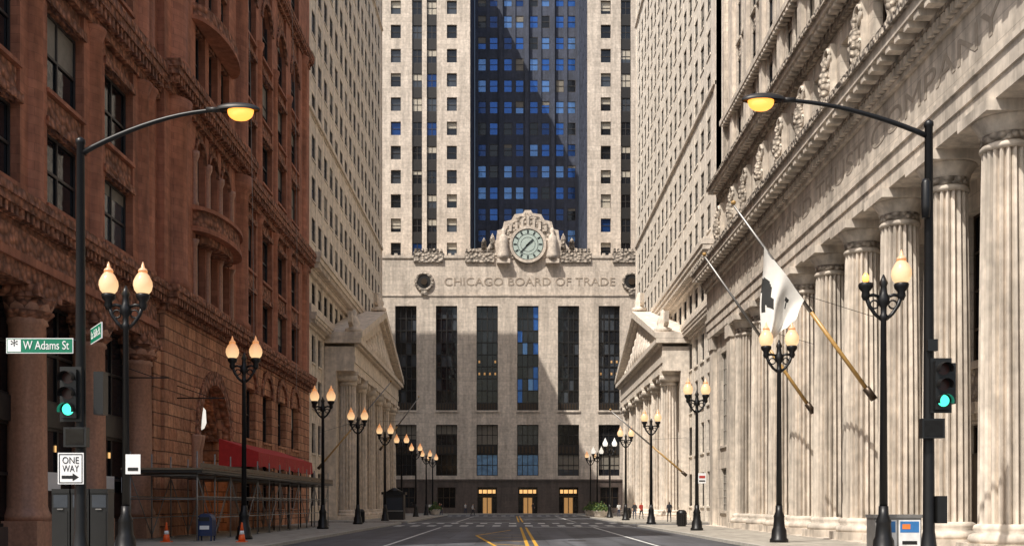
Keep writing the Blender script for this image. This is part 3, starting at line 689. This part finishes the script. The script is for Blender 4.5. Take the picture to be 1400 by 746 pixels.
# ================================================================== street furniture
def lampmesh(variant=0,glob='globe_warm'):
    mb=MB()
    mb.lathe(0,0,[(.38,0),(.38,.12),(.32,.18),(.3,.5),(.24,.62),(.21,1.0),(.23,1.05),(.15,1.25),(.14,1.5)],12,'iron')
    mb.lathe(0,0,[(.12,1.5),(.085,6.9),(.12,6.95),(.12,7.05),(.09,7.1),(.09,7.3),(.16,7.4),(.18,7.55),(.11,7.7),(.09,7.9),(.13,8.0),(.02,8.25)],12,'iron')
    for s in (-1,1):
        P=[(s*.08,0,6.95),(s*.25,0,7.1),(s*.42,0,7.35),(s*.52,0,7.65)]
        mb.tube(P,[.05,.055,.06,.07],8,'iron')
        mb.tube([(s*.1,0,7.6),(s*.3,0,7.66),(s*.5,0,7.62)],.05,8,'iron')
        mb.tube([(s*(.27+.12*math.cos(t*.5)),0,7.38+.12*math.sin(t*.5)) for t in range(12)],.028,6,'iron')
        mb.lathe(s*.52,0,[(.07,7.5),(.13,7.62),(.11,7.75),(.2,7.86),(.22,7.95),(.19,8.0)],12,'iron')
        if variant==1 and s<0:
            mb.lathe(s*.52,0,[(.05,8.0),(.1,8.1),(.1,8.2),(.03,8.3)],10,'bulb')
        else:
            mb.lathe(s*.52,0,[(.17,8.0),(.25,8.1),(.29,8.25),(.28,8.38),(.2,8.55),(.13,8.64),(.12,8.68)],16,glob)
            mb.lathe(s*.52,0,[(.15,8.67),(.13,8.74),(.06,8.8),(.05,8.86),(.01,8.98)],10,glob)
    return mb
proto={}
def lamp(x,y,v=0,g='globe_warm'):
    k=(v,g)
    if k not in proto:
        o=lampmesh(v,g).make('street_lamp'); proto[k]=o.data
    else:
        o=bpy.data.objects.new('street_lamp',proto[k]); S.collection.objects.link(o)
    o.location=(x,y,.13); o.rotation_euler[2]=random.uniform(-.06,.06)
for y in (33.3,48,68,83.4): lamp(-11.85,y)
for y in (115,132,148,160): lamp(-11.7,y)
for y in (44.3,64,85,104): lamp(10.9,y)
lamp(10.85,31.7,1)
lamp(11,122,0,'globe_white'); lamp(11,140,0,'globe_white'); lamp(-11.7,100); lamp(11,152)
def signal(mb,cx,cy,cz,on=2):
    mb.box(cx-.2,cx+.2,cy-.12,cy+.14,cz-.62,cz+.62,'black_paint'); mb.box(cx-.27,cx+.27,cy+.02,cy+.05,cz-.7,cz+.7,'black_paint')
    for i in range(3):
        z=cz+.4-.4*i; m='lens_green' if i==on else 'lens_off'
        n=20
        mb.face([(cx+.15*math.cos(2*pi*k/n),cy-.13,z+.15*math.sin(2*pi*k/n)) for k in range(n)],m)
        for k in range(12):
            t0=-.35+ (pi+.7)*k/12; t1=-.35+(pi+.7)*(k+1)/12; r=.18
            mb.face([(cx+r*math.cos(t0),cy-.12,z+r*math.sin(t0)),(cx+r*math.cos(t1),cy-.12,z+r*math.sin(t1)),(cx+r*math.cos(t1),cy-.38,z+r*math.sin(t1)-.03),(cx+r*math.cos(t0),cy-.38,z+r*math.sin(t0)-.03)],'black_paint')
def cobra(x,y,top,arm,lz,s,sx,sz):
    root=empty('street_light_and_traffic_signal')
    mb=MB()
    mb.lathe(x,y,[(.3,.13),(.3,.3),(.2,.6),(.15,1.0),(.14,3),(.1,top),(.12,top+.02),(.12,top+.12),(.02,top+.2)],16,'iron')
    P=[]
    for i in range(13):
        t=i/12; P.append((x+s*arm*t,y,top-.25+(lz-top+.35)*math.sin(t*pi*.5)**.9))
    mb.tube(P,[.07-.025*i/12 for i in range(13)],10,'iron')
    mb.make('pole_and_arm',root)
    hd=MB(); ex=x+s*arm
    def ell(c,rx,ry,rz,m,hb,zlo=-1,zhi=1):
        nu,nv=16,8; b=len(hb.v)
        for j in range(nv+1):
            f=zlo+(zhi-zlo)*j/nv; rr=math.sqrt(max(0,1-f*f))+.001
            for k in range(nu): t=2*pi*k/nu; hb.v.append((c[0]+rx*rr*math.cos(t),c[1]+ry*rr*math.sin(t),c[2]+rz*f))
        for j in range(nv):
            for k in range(nu): a=b+j*nu+k;q=b+j*nu+(k+1)%nu; hb.f.append((a,q,q+nu,a+nu)); hb.m.append(hb.mi(m)); hb.sm.append(True)
    ell((ex+s*.2,y,lz+.1),.58,.22,.17,'metal_dark',hd,-.15,1)
    ell((ex+s*.28,y,lz+.06),.34,.19,.26,'lamp_hot',hd,-1,.1)
    hd.tube([(ex-s*.25,y,lz+.1),(ex-s*.6,y,lz+.1)],.07,8,'metal_dark')
    hd.make('luminaire',root)
    sg=MB(); signal(sg,sx,y-.25,sz)
    sg.box(min(x,sx),max(x,sx)+.05,y-.05,y,sz+.6,sz+.66,'black_paint'); sg.box(min(x,sx),max(x,sx)+.05,y-.05,y,sz-.66,sz-.6,'black_paint')
    if s>0: sg.box(x+.35,x+.6,y-.05,y+.3,sz-.5,sz+.6,'black_paint')
    else: sg.box(x+.42,x+.68,y-.05,y+.3,sz-.45,sz+.6,'black_paint')
    sg.box(x-.3,x+.28,y-.35,y-.12,sz-1.35,sz-.85,'black_paint'); sg.box(x-.24,x+.22,y-.36,y-.34,sz-1.3,sz-.9,'glass_black')
    sg.make('traffic_signal',root)
    return root
rl=cobra(-11.13,28,10.95,3.85,11.75,1,-11.3,4.5)
rr=cobra(10.75,28,11.4,4.05,12.0,-1,10.98,4.72)
mb=MB(); mb.box(10.9,11.15,27.8,28.1,1.2,1.9,'black_paint'); mb.box(10.62,10.88,27.72,27.86,5.6,5.9,'black_paint'); mb.lathe(10.6,27.8,[(.1,9.0),(.12,9.3),(.12,9.9),(.08,10.0)],10,'iron'); mb.make('control_box',rr)
rt=empty('street_name_sign')
mb=MB(); mb.box(-13.0,-11.28,27.9,27.93,5.56,5.95,'sign_white'); mb.box(-12.98,-11.3,27.895,27.899,5.58,5.93,'sign_green'); mb.box(-12.96,-12.62,27.888,27.892,5.6,5.91,'sign_white'); mb.tube([(-11.3,27.95,5.9),(-11.1,28,5.9)],.03,8,'iron'); mb.make('panel',rt)
text('W Adams St','lettering',(-11.97,27.885,5.755),(R(90),0,0),1.18,.22,'sign_white',rt,.002)
text('*','emblem',(-12.79,27.884,5.75),(R(90),0,0),.18,.18,'black_paint',rt,.002)
rt=empty('street_name_sign',(-10.85,28.0,6.0)); rt.rotation_euler[2]=R(-58)
mb=MB(); mb.box(-.02,1.3,-.015,.015,-.2,.2,'sign_white'); mb.box(0,1.28,-.019,-.016,-.18,.18,'sign_green'); mb.make('panel',rt)
text('La Salle St','lettering',(.64,-.024,0),(R(90),0,0),1.1,.2,'sign_white',rt,.002)
rt=empty('one_way_sign')
mb=MB(); mb.box(-11.6,-10.94,27.72,27.74,2.2,3.0,'sign_white')
for q in ((-11.57,-10.97,2.23,2.25),(-11.57,-10.97,2.95,2.97)): mb.box(q[0],q[1],27.712,27.716,q[2],q[3],'black_paint')
for q in ((-11.57,-11.55),(-10.99,-10.97)): mb.box(q[0],q[1],27.712,27.716,2.251,2.949,'black_paint')
mb.face([(-11.5,27.714,2.34),(-11.22,27.714,2.34),(-11.22,27.714,2.28),(-11.06,27.714,2.38),(-11.22,27.714,2.48),(-11.22,27.714,2.42),(-11.5,27.714,2.42)],'black_paint'); mb.make('panel',rt)
text('ONE','lettering',(-11.27,27.712,2.80),(R(90),0,0),.42,.17,'black_paint',rt,.001); text('WAY','lettering_2',(-11.27,27.712,2.59),(R(90),0,0),.42,.17,'black_paint',rt,.001)
mb=MB(); mb.box(10.95,11.4,63.8,63.83,2.9,3.5,'sign_white'); mb.box(11.0,11.35,63.79,63.795,3.0,3.08,'black_paint'); mb.box(11.0,11.35,63.79,63.795,3.2,3.35,'shirt_red'); mb.box(10.9,11.0,63.83,63.9,3.1,3.15,'iron'); mb.make('parking_sign')
mb=MB(); mb.box(-11.75,-11.3,33.0,33.03,2.6,3.2,'sign_white'); mb.box(-11.68,-11.37,32.99,32.995,2.7,2.8,'black_paint'); mb.box(-11.8,-11.7,33.03,33.2,2.9,2.95,'iron'); mb.make('parking_sign')
def fpole(name,b,t,m='gold_wood'):
    mb=MB(); b=Vector(b);t=Vector(t); mb.tube([b,b.lerp(t,.45)],[.09,.08],10,m); mb.tube([b.lerp(t,.45),t],[.08,.045],10,'steel')
    mb.lathe(t.x,t.y,[(.02,t.z),(.1,t.z+.06),(.1,t.z+.14),(.02,t.z+.2)],10,'gold_wood')
    mb.tube([b,b.lerp(t,.06)],.15,10,'bronze')
    mb.tube([b+Vector((0,0,3.4)),b.lerp(t,.55)],.012,4,'iron')
    mb.make(name)
fpole('flagpole',(14.95,44.8,6.0),(9.1,44.6,13.95)); fpole('flagpole',(14.95,53.8,6.2),(9.5,53.6,13.9))
fpole('flagpole',(15.6,97,4.2),(8.8,97,10),'gold_wood'); fpole('flagpole',(-18.4,103,5),(-11.5,103,13.2),'gold_wood'); fpole('flagpole',(-15.6,128,8),(-11.0,128,14.2),'gold_wood')
mb=MB(); nu,nv=30,44
TL,TR,BRp,BL=(10.35,12.25),(12.0,10.05),(11.35,8.75),(10.2,8.5)
def fp(u,v):
    tx=TL[0]*(1-u)+TR[0]*u; tz=TL[1]*(1-u)+TR[1]*u; bx=BL[0]*(1-u)+BRp[0]*u; bz=BL[1]*(1-u)+BRp[1]*u
    w=.22*math.sin(u*9+v*2.5)*(.25+v)+.08*math.sin(u*21+v*5)*v
    return (tx*(1-v)+bx*v+.06*math.sin(v*8+u*3)*v,44.55+w,tz*(1-v)+bz*v+.12*math.sin(u*9)*v)
for j in range(nv+1):
    for i in range(nu+1): mb.v.append(fp(i/nu,j/nv))
for j in range(nv):
    for i in range(nu):
        u=(i+.5)/nu;v=(j+.5)/nv
        blk=((u-.12)**2/.022+(v-.42)**2/.012<1) or ((u-.2)**2/.01+(v-.56)**2/.01<1) or (abs(u-.28)<.05 and .5<v<.66) or (abs(u-.08)<.04 and .5<v<.72) or (v>.3 and v<.36 and .62<u<.74) or (abs(u-.68)<.03 and .3<v<.5)
        a=j*(nu+1)+i; mb.f.append((a,a+1,a+nu+2,a+nu+1)); mb.m.append(mb.mi('cloth_black' if blk else 'cloth_white')); mb.sm.append(True)
mb.make('flag',recalc=False)
mb=MB()
ys=[45.5+i*2.7 for i in range(13)]
for y in ys:
    for x in (-16.0,-13.2):
        mb.tube([(x,y,.13),(x,y,3.9)],.035,6,'steel'); mb.box(x-.12,x+.12,y-.12,y+.12,.13,.16,'steel')
    mb.tube([(-16,y,2.9),(-13.2,y,2.9)],.03,6,'steel'); mb.tube([(-16,y,1.9),(-13.2,y,1.9)],.025,6,'steel')
for i in range(len(ys)-1):
    y0,y1=ys[i],ys[i+1]
    for x in (-16,-13.2):
        for z in (1.1,2.0,3.0): mb.tube([(x,y0,z),(x,y1,z)],.028,6,'steel')
        a,b=(.3,2.9) if i%2 else (2.9,.3); mb.tube([(x,y0,a),(x,y1,b)],.025,6,'steel')
mb.box(-16.3,-12.9,45.2,78.2,3.12,3.2,'plank'); mb.box(-16.3,-12.9,45.2,78.2,3.0,3.1,'metal_dark')
mb.box(-12.98,-12.9,45.2,78.2,3.22,3.4,'plank')
mb.make('scaffolding')
mb=MB(); mb.fr=FR_left(-16.3)
n=24
for i in range(n):
    y0=60+16*i/n;y1=60+16*(i+1)/n; z=.06*math.sin(i*1.7)
    mb.face([(-16.2,y0,5.3),(-16.2,y1,5.3),(-14.0,y1,4.55),(-14.0,y0,4.55)],'red_canvas')
    mb.face([(-14.0,y0,4.55),(-14.0,y1,4.55),(-13.98+z*.5,y1,3.75+z),(-13.98+z*.3,y0,3.75+.06*math.sin((i-1)*1.7))],'red_canvas')
mb.face([(-16.2,60,5.3),(-14,60,4.55),(-14,60,3.75),(-16.2,60,3.75)],'red_canvas')
for y in (60,64,68,72,76): mb.tube([(-14.03,y,3.8),(-14.03,y,.13)],.04,6,'iron')
mb.make('red_awning')
mb=MB(); x,y=-12.95,46
pr=[(-.3,.35),(-.3,1.0)]+[(-.3*math.cos(pi*i/10),1.0+.3*math.sin(pi*i/10)) for i in range(1,10)]+[(.3,1.0),(.3,.35)]
for yy in (y-.3,y+.3): mb.face([(x+a*1.1,yy,b) for a,b in pr],'blue_box')
for i in range(len(pr)):
    (a,b),(c_,d)=pr[i],pr[(i+1)%len(pr)]; mb.face([(x+a*1.1,y-.3,b),(x+c_*1.1,y-.3,d),(x+c_*1.1,y+.3,d),(x+a*1.1,y+.3,b)],'blue_box')
for sx in (-.27,.27):
    for sy in (-.24,.24): mb.box(x+sx-.03,x+sx+.03,y+sy-.03,y+sy+.03,.13,.36,'blue_box')
mb.box(x-.22,x+.22,y-.33,y-.305,.98,1.14,'black_paint'); mb.box(x-.2,x+.2,y-.312,y-.303,.62,.78,'sign_white'); mb.make('mailbox')
def cone(x,y):
    mb=MB(); mb.box(x-.2,x+.2,y-.2,y+.2,.13,.17,'orange_plastic'); mb.lathe(x,y,[(.15,.17),(.105,.45)],16,'orange_plastic'); mb.lathe(x,y,[(.106,.45),(.08,.6)],16,'sign_white'); mb.lathe(x,y,[(.081,.6),(.03,.92),(.025,.94)],16,'orange_plastic'); mb.make('traffic_cone')
cone(-14.2,44.6); cone(-11.1,44.6)
def newsbox(x0,x1,y,z1,name,post,cm='black_paint'):
    mb=MB(); n=max(1,round((x1-x0)/.52)); w=(x1-x0)/n
    mb.box(x0,x1,y-.05,y+.5,.25,.32,'iron')
    for i in range(n):
        a=x0+i*w
        mb.box(a+.02,a+w-.02,y,y+.45,.32,z1-.12,cm); mb.box(a+.02,a+w-.02,y-.02,y+.47,z1-.118,z1,cm)
        mb.box(a+.07,a+w-.07,y-.012,y-.004,z1-.5,z1-.16,'glass_mid'); mb.box(a+.07,a+w-.07,y-.015,y-.004,.45,z1-.6,post[i%len(post)])
        mb.box(a+w*.35,a+w*.65,y-.05,y-.016,z1-.56,z1-.53,'steel')
    for a in (x0+.1,x1-.1): mb.box(a-.04,a+.04,y,y+.4,.13,.25,'iron')
    mb.make(name)
newsbox(-12.4,-10.85,29.2,2.1,'newspaper_box',['black_paint'])
mb=MB(); x0,x1,y,zt=10.75,12.15,32.2,1.38
mb.box(x0,x1,y,y+.7,.25,zt-.1,'steel'); mb.box(x0-.03,x1+.03,y-.04,y+.74,zt-.097,zt,'steel')
for i,(a,b) in enumerate(((x0+.04,x0+.66),(x0+.72,x1-.04))):
    mb.box(a,b,y-.014,y-.004,.4,zt-.16,'poster_white'); mb.box(a+.04,b-.04,y-.02,y-.0145,.85,zt-.2,'poster_blue'); mb.box(a+.1,b-.3,y-.026,y-.021,.95,1.1,'poster_orange'); mb.box(a+.1,b-.1,y-.026,y-.021,.5,.6,'black_paint')
for a in (x0+.1,x1-.1): mb.box(a-.05,a+.05,y+.1,y+.6,.13,.25,'iron')
mb.make('advertising_box')
mb=MB(); x,y=-11.6,107
mb.box(x-1,x+1,y-.9,y+.9,.13,2.6,'metal_dark'); mb.box(x-1.15,x+1.15,y-1.05,y+1.05,2.602,2.85,'iron')
mb.box(x-.85,x+.85,y-.93,y-.905,1.1,2.3,'glass_mid'); mb.box(x-.95,x+.95,y-.96,y-.903,.95,1.05,'steel'); mb.lathe(x,y,[(.9,2.85),(.3,3.2),(.05,3.3)],8,'iron'); mb.make('news_kiosk')
def bin_(x,y):
    mb=MB(); mb.lathe(x,y,[(.28,.13),(.33,.25),(.34,.95),(.37,1.0),(.37,1.05),(.3,1.2),(.18,1.28),(.17,1.24)],14,'iron')
    for k in range(14): t=2*pi*k/14; mb.box(x+.345*math.cos(t)-.015,x+.345*math.cos(t)+.015,y+.345*math.sin(t)-.015,y+.345*math.sin(t)+.015,.25,.98,'metal_dark')
    mb.make('litter_bin')
bin_(11.8,75.5); bin_(-12.3,88); bin_(12.6,118)
def planter(x,y):
    root=empty('flower_planter'); mb=MB(); mb.lathe(x,y,[(.5,.13),(.55,.3),(.75,.75),(.85,.85),(.85,.92),(.7,.9)],16,'right_plain'); mb.make('bowl',root)
    lf=MB()
    for i in range(420):
        t=random.uniform(0,2*pi); r=random.uniform(0,1)**.6; h=random.random()
        c=Vector((x+r*.95*math.cos(t),y+r*.95*math.sin(t),.85+h*1.0*(1.15-r)+random.uniform(-.08,.2)))
        u=Vector((random.gauss(0,1),random.gauss(0,1),random.gauss(0,1))).normalized()*.14; w=u.cross(Vector((random.gauss(0,1),random.gauss(0,1),random.gauss(0,1)))).normalized()*.07
        lf.face([c-u,c+w,c+u,c-w],random.choice(['leaf','leaf','leaf_light']))
    lf.make('foliage',root,recalc=False)
for x,y in ((10.4,126),(10.4,131),(10.3,137),(10.4,145),(-10.6,150)): planter(x,y)
mb=MB()
def rope(p,q,sag):
    p=Vector(p);q=Vector(q); mb.tube([p.lerp(q,t/14)+Vector((sag*math.sin(pi*t/14),0,0)) for t in range(15)],.012,5,'rope_mat')
rope((-14.5,56,50),(-13.3,56,9.2),.25); rope((-15.2,70,50),(-13.9,70,9.0),.5)
mb.make('rigging_rope')
mb=MB()
for y in (44,52.5): mb.tube([(-16.2,y,6.8),(-13.9,y,6.8)],.03,6,'iron'); mb.tube([(-16.2,y,7.4),(-14.6,y,6.85)],.02,6,'iron')
mb.make('sign_bracket')
def person(x,y,rot,shirt,trouser,stride=.25,h=1.75,z0=.13):
    P={'pel':(0,0,.93),'sp':(0,.01,1.12),'ch':(0,.02,1.34),'nk':(0,.0,1.48),'hd':(0,-.03,1.58),'ht':(0,-.02,1.70),
       'sl':(.17,.02,1.40),'el':(.22,.06+stride*.3,1.14),'wl':(.21,-.04+stride*.4,.92),'hl':(.2,-.06+stride*.4,.82),
       'sr':(-.17,.02,1.40),'er':(-.22,.04-stride*.2,1.14),'wr':(-.21,-.1-stride*.4,.93),'hr':(-.2,-.13-stride*.4,.84),
       'jl':(.09,0,.88),'kl':(.1,-stride*.55,.5),'al':(.1,-stride*.7,.09),'tl':(.1,-stride*.7-.16,.04),
       'jr':(-.09,0,.88),'kr':(-.1,stride*.25,.5),'ar':(-.1,stride*.95,.12),'tr':(-.1,stride*.95-.15,.04)}
    E=[('pel','sp'),('sp','ch'),('ch','nk'),('nk','hd'),('hd','ht'),('ch','sl'),('sl','el'),('el','wl'),('wl','hl'),('ch','sr'),('sr','er'),('er','wr'),('wr','hr'),('pel','jl'),('jl','kl'),('kl','al'),('al','tl'),('pel','jr'),('jr','kr'),('kr','ar'),('ar','tr')]
    Rr=dict(pel=.14,sp=.13,ch=.15,nk=.06,hd=.095,ht=.075,sl=.075,el=.05,wl=.035,hl=.04,sr=.075,er=.05,wr=.035,hr=.04,jl=.1,kl=.065,al=.045,tl=.04,jr=.1,kr=.065,ar=.045,tr=.04)
    ks_=list(P); me=bpy.data.meshes.new('p'); me.from_pydata([P[k] for k in ks_],[(ks_.index(a),ks_.index(b)) for a,b in E],[])
    o=bpy.data.objects.new('pedestrian',me); S.collection.objects.link(o)
    md=o.modifiers.new('s','SKIN')
    if not me.skin_vertices:
        bm=bmesh.new(); bm.from_mesh(me); bm.verts.layers.skin.verify(); bm.to_mesh(me); bm.free()
    for i,k in enumerate(ks_): me.skin_vertices[0].data[i].radius=(Rr[k],Rr[k]*.85)
    me.skin_vertices[0].data[0].use_root=True
    o.modifiers.new('u','SUBSURF').levels=2
    dg=bpy.context.evaluated_depsgraph_get(); nm=bpy.data.meshes.new_from_object(o.evaluated_get(dg)); o.modifiers.clear(); o.data=nm
    nm.materials.clear()
    for m_ in ('skin',shirt,trouser,'hair','dark_cloth'): nm.materials.append(MATS[m_])
    for p in nm.polygons:
        c=p.center; p.use_smooth=True
        if c.z>1.47: p.material_index=3 if (c.z>1.66 or c.y>.02) else 0
        elif c.z<.1: p.material_index=4
        elif abs(c.x)>.165 and c.z<1.12: p.material_index=0
        elif c.z>.92: p.material_index=1
        else: p.material_index=2
    o.location=(x,y,z0); o.rotation_euler[2]=rot; o.scale=(h/1.75,)*3
person(-10.4,156,0,'shirt_red','jeans'); person(-11.3,150,pi,'shirt_white','dark_cloth'); person(12.2,108,0,'dark_cloth','jeans'); person(13.1,110,.4,'shirt_red','dark_cloth'); person(-13.2,120,pi,'dark_cloth','dark_cloth')
person(-9.9,152,.3,'dark_cloth','jeans',.3,1.65); person(12.6,128,pi,'shirt_white','jeans',.2,1.7); person(11.9,140,0,'jeans','dark_cloth',.3,1.8); person(-5.5,152.5,pi/2,'shirt_white','dark_cloth',.35,1.75,0.005); person(3.4,175,0,'dark_cloth','dark_cloth',.2,1.75); person(-7.5,175,1,'shirt_white','jeans',.2,1.7); person(13.4,90.5+2,pi,'dark_cloth','dark_cloth',.3,1.8)
# ================================================================== light & camera
w=bpy.data.worlds.new('World'); S.world=w; w.use_nodes=True; nt=w.node_tree; bg=nt.nodes['Background']
sk=nt.nodes.new('ShaderNodeTexSky'); sk.sky_type='NISHITA'; sk.sun_disc=False
AZ,EL=R(41),R(54)
sk.sun_elevation=EL; sk.sun_rotation=pi+AZ; sk.dust_density=4; sk.air_density=1.3; sk.ozone_density=.6
nt.links.new(sk.outputs[0],bg.inputs[0]); bg.inputs[1].default_value=.15
sd=bpy.data.lights.new('sun','SUN'); sd.energy=5; sd.angle=R(.5); sd.color=(1,.94,.85)
so=bpy.data.objects.new('sun',sd); S.collection.objects.link(so)
d=Vector((math.sin(AZ)*math.cos(EL),math.cos(AZ)*math.cos(EL),-math.sin(EL))); so.rotation_euler=d.to_track_quat('-Z','Y').to_euler()
so.location=(-20,-20,60)
cd=bpy.data.cameras.new('camera'); co=bpy.data.objects.new('camera',cd); S.collection.objects.link(co); S.camera=co
co.location=(0,0,1.7); co.rotation_euler=(R(90),0,0); cd.sensor_width=36; cd.lens=38.16; cd.shift_y=.225; cd.clip_end=5000; cd.clip_start=.1
S.view_settings.view_transform='Standard'; S.view_settings.look='None'; S.view_settings.exposure=0
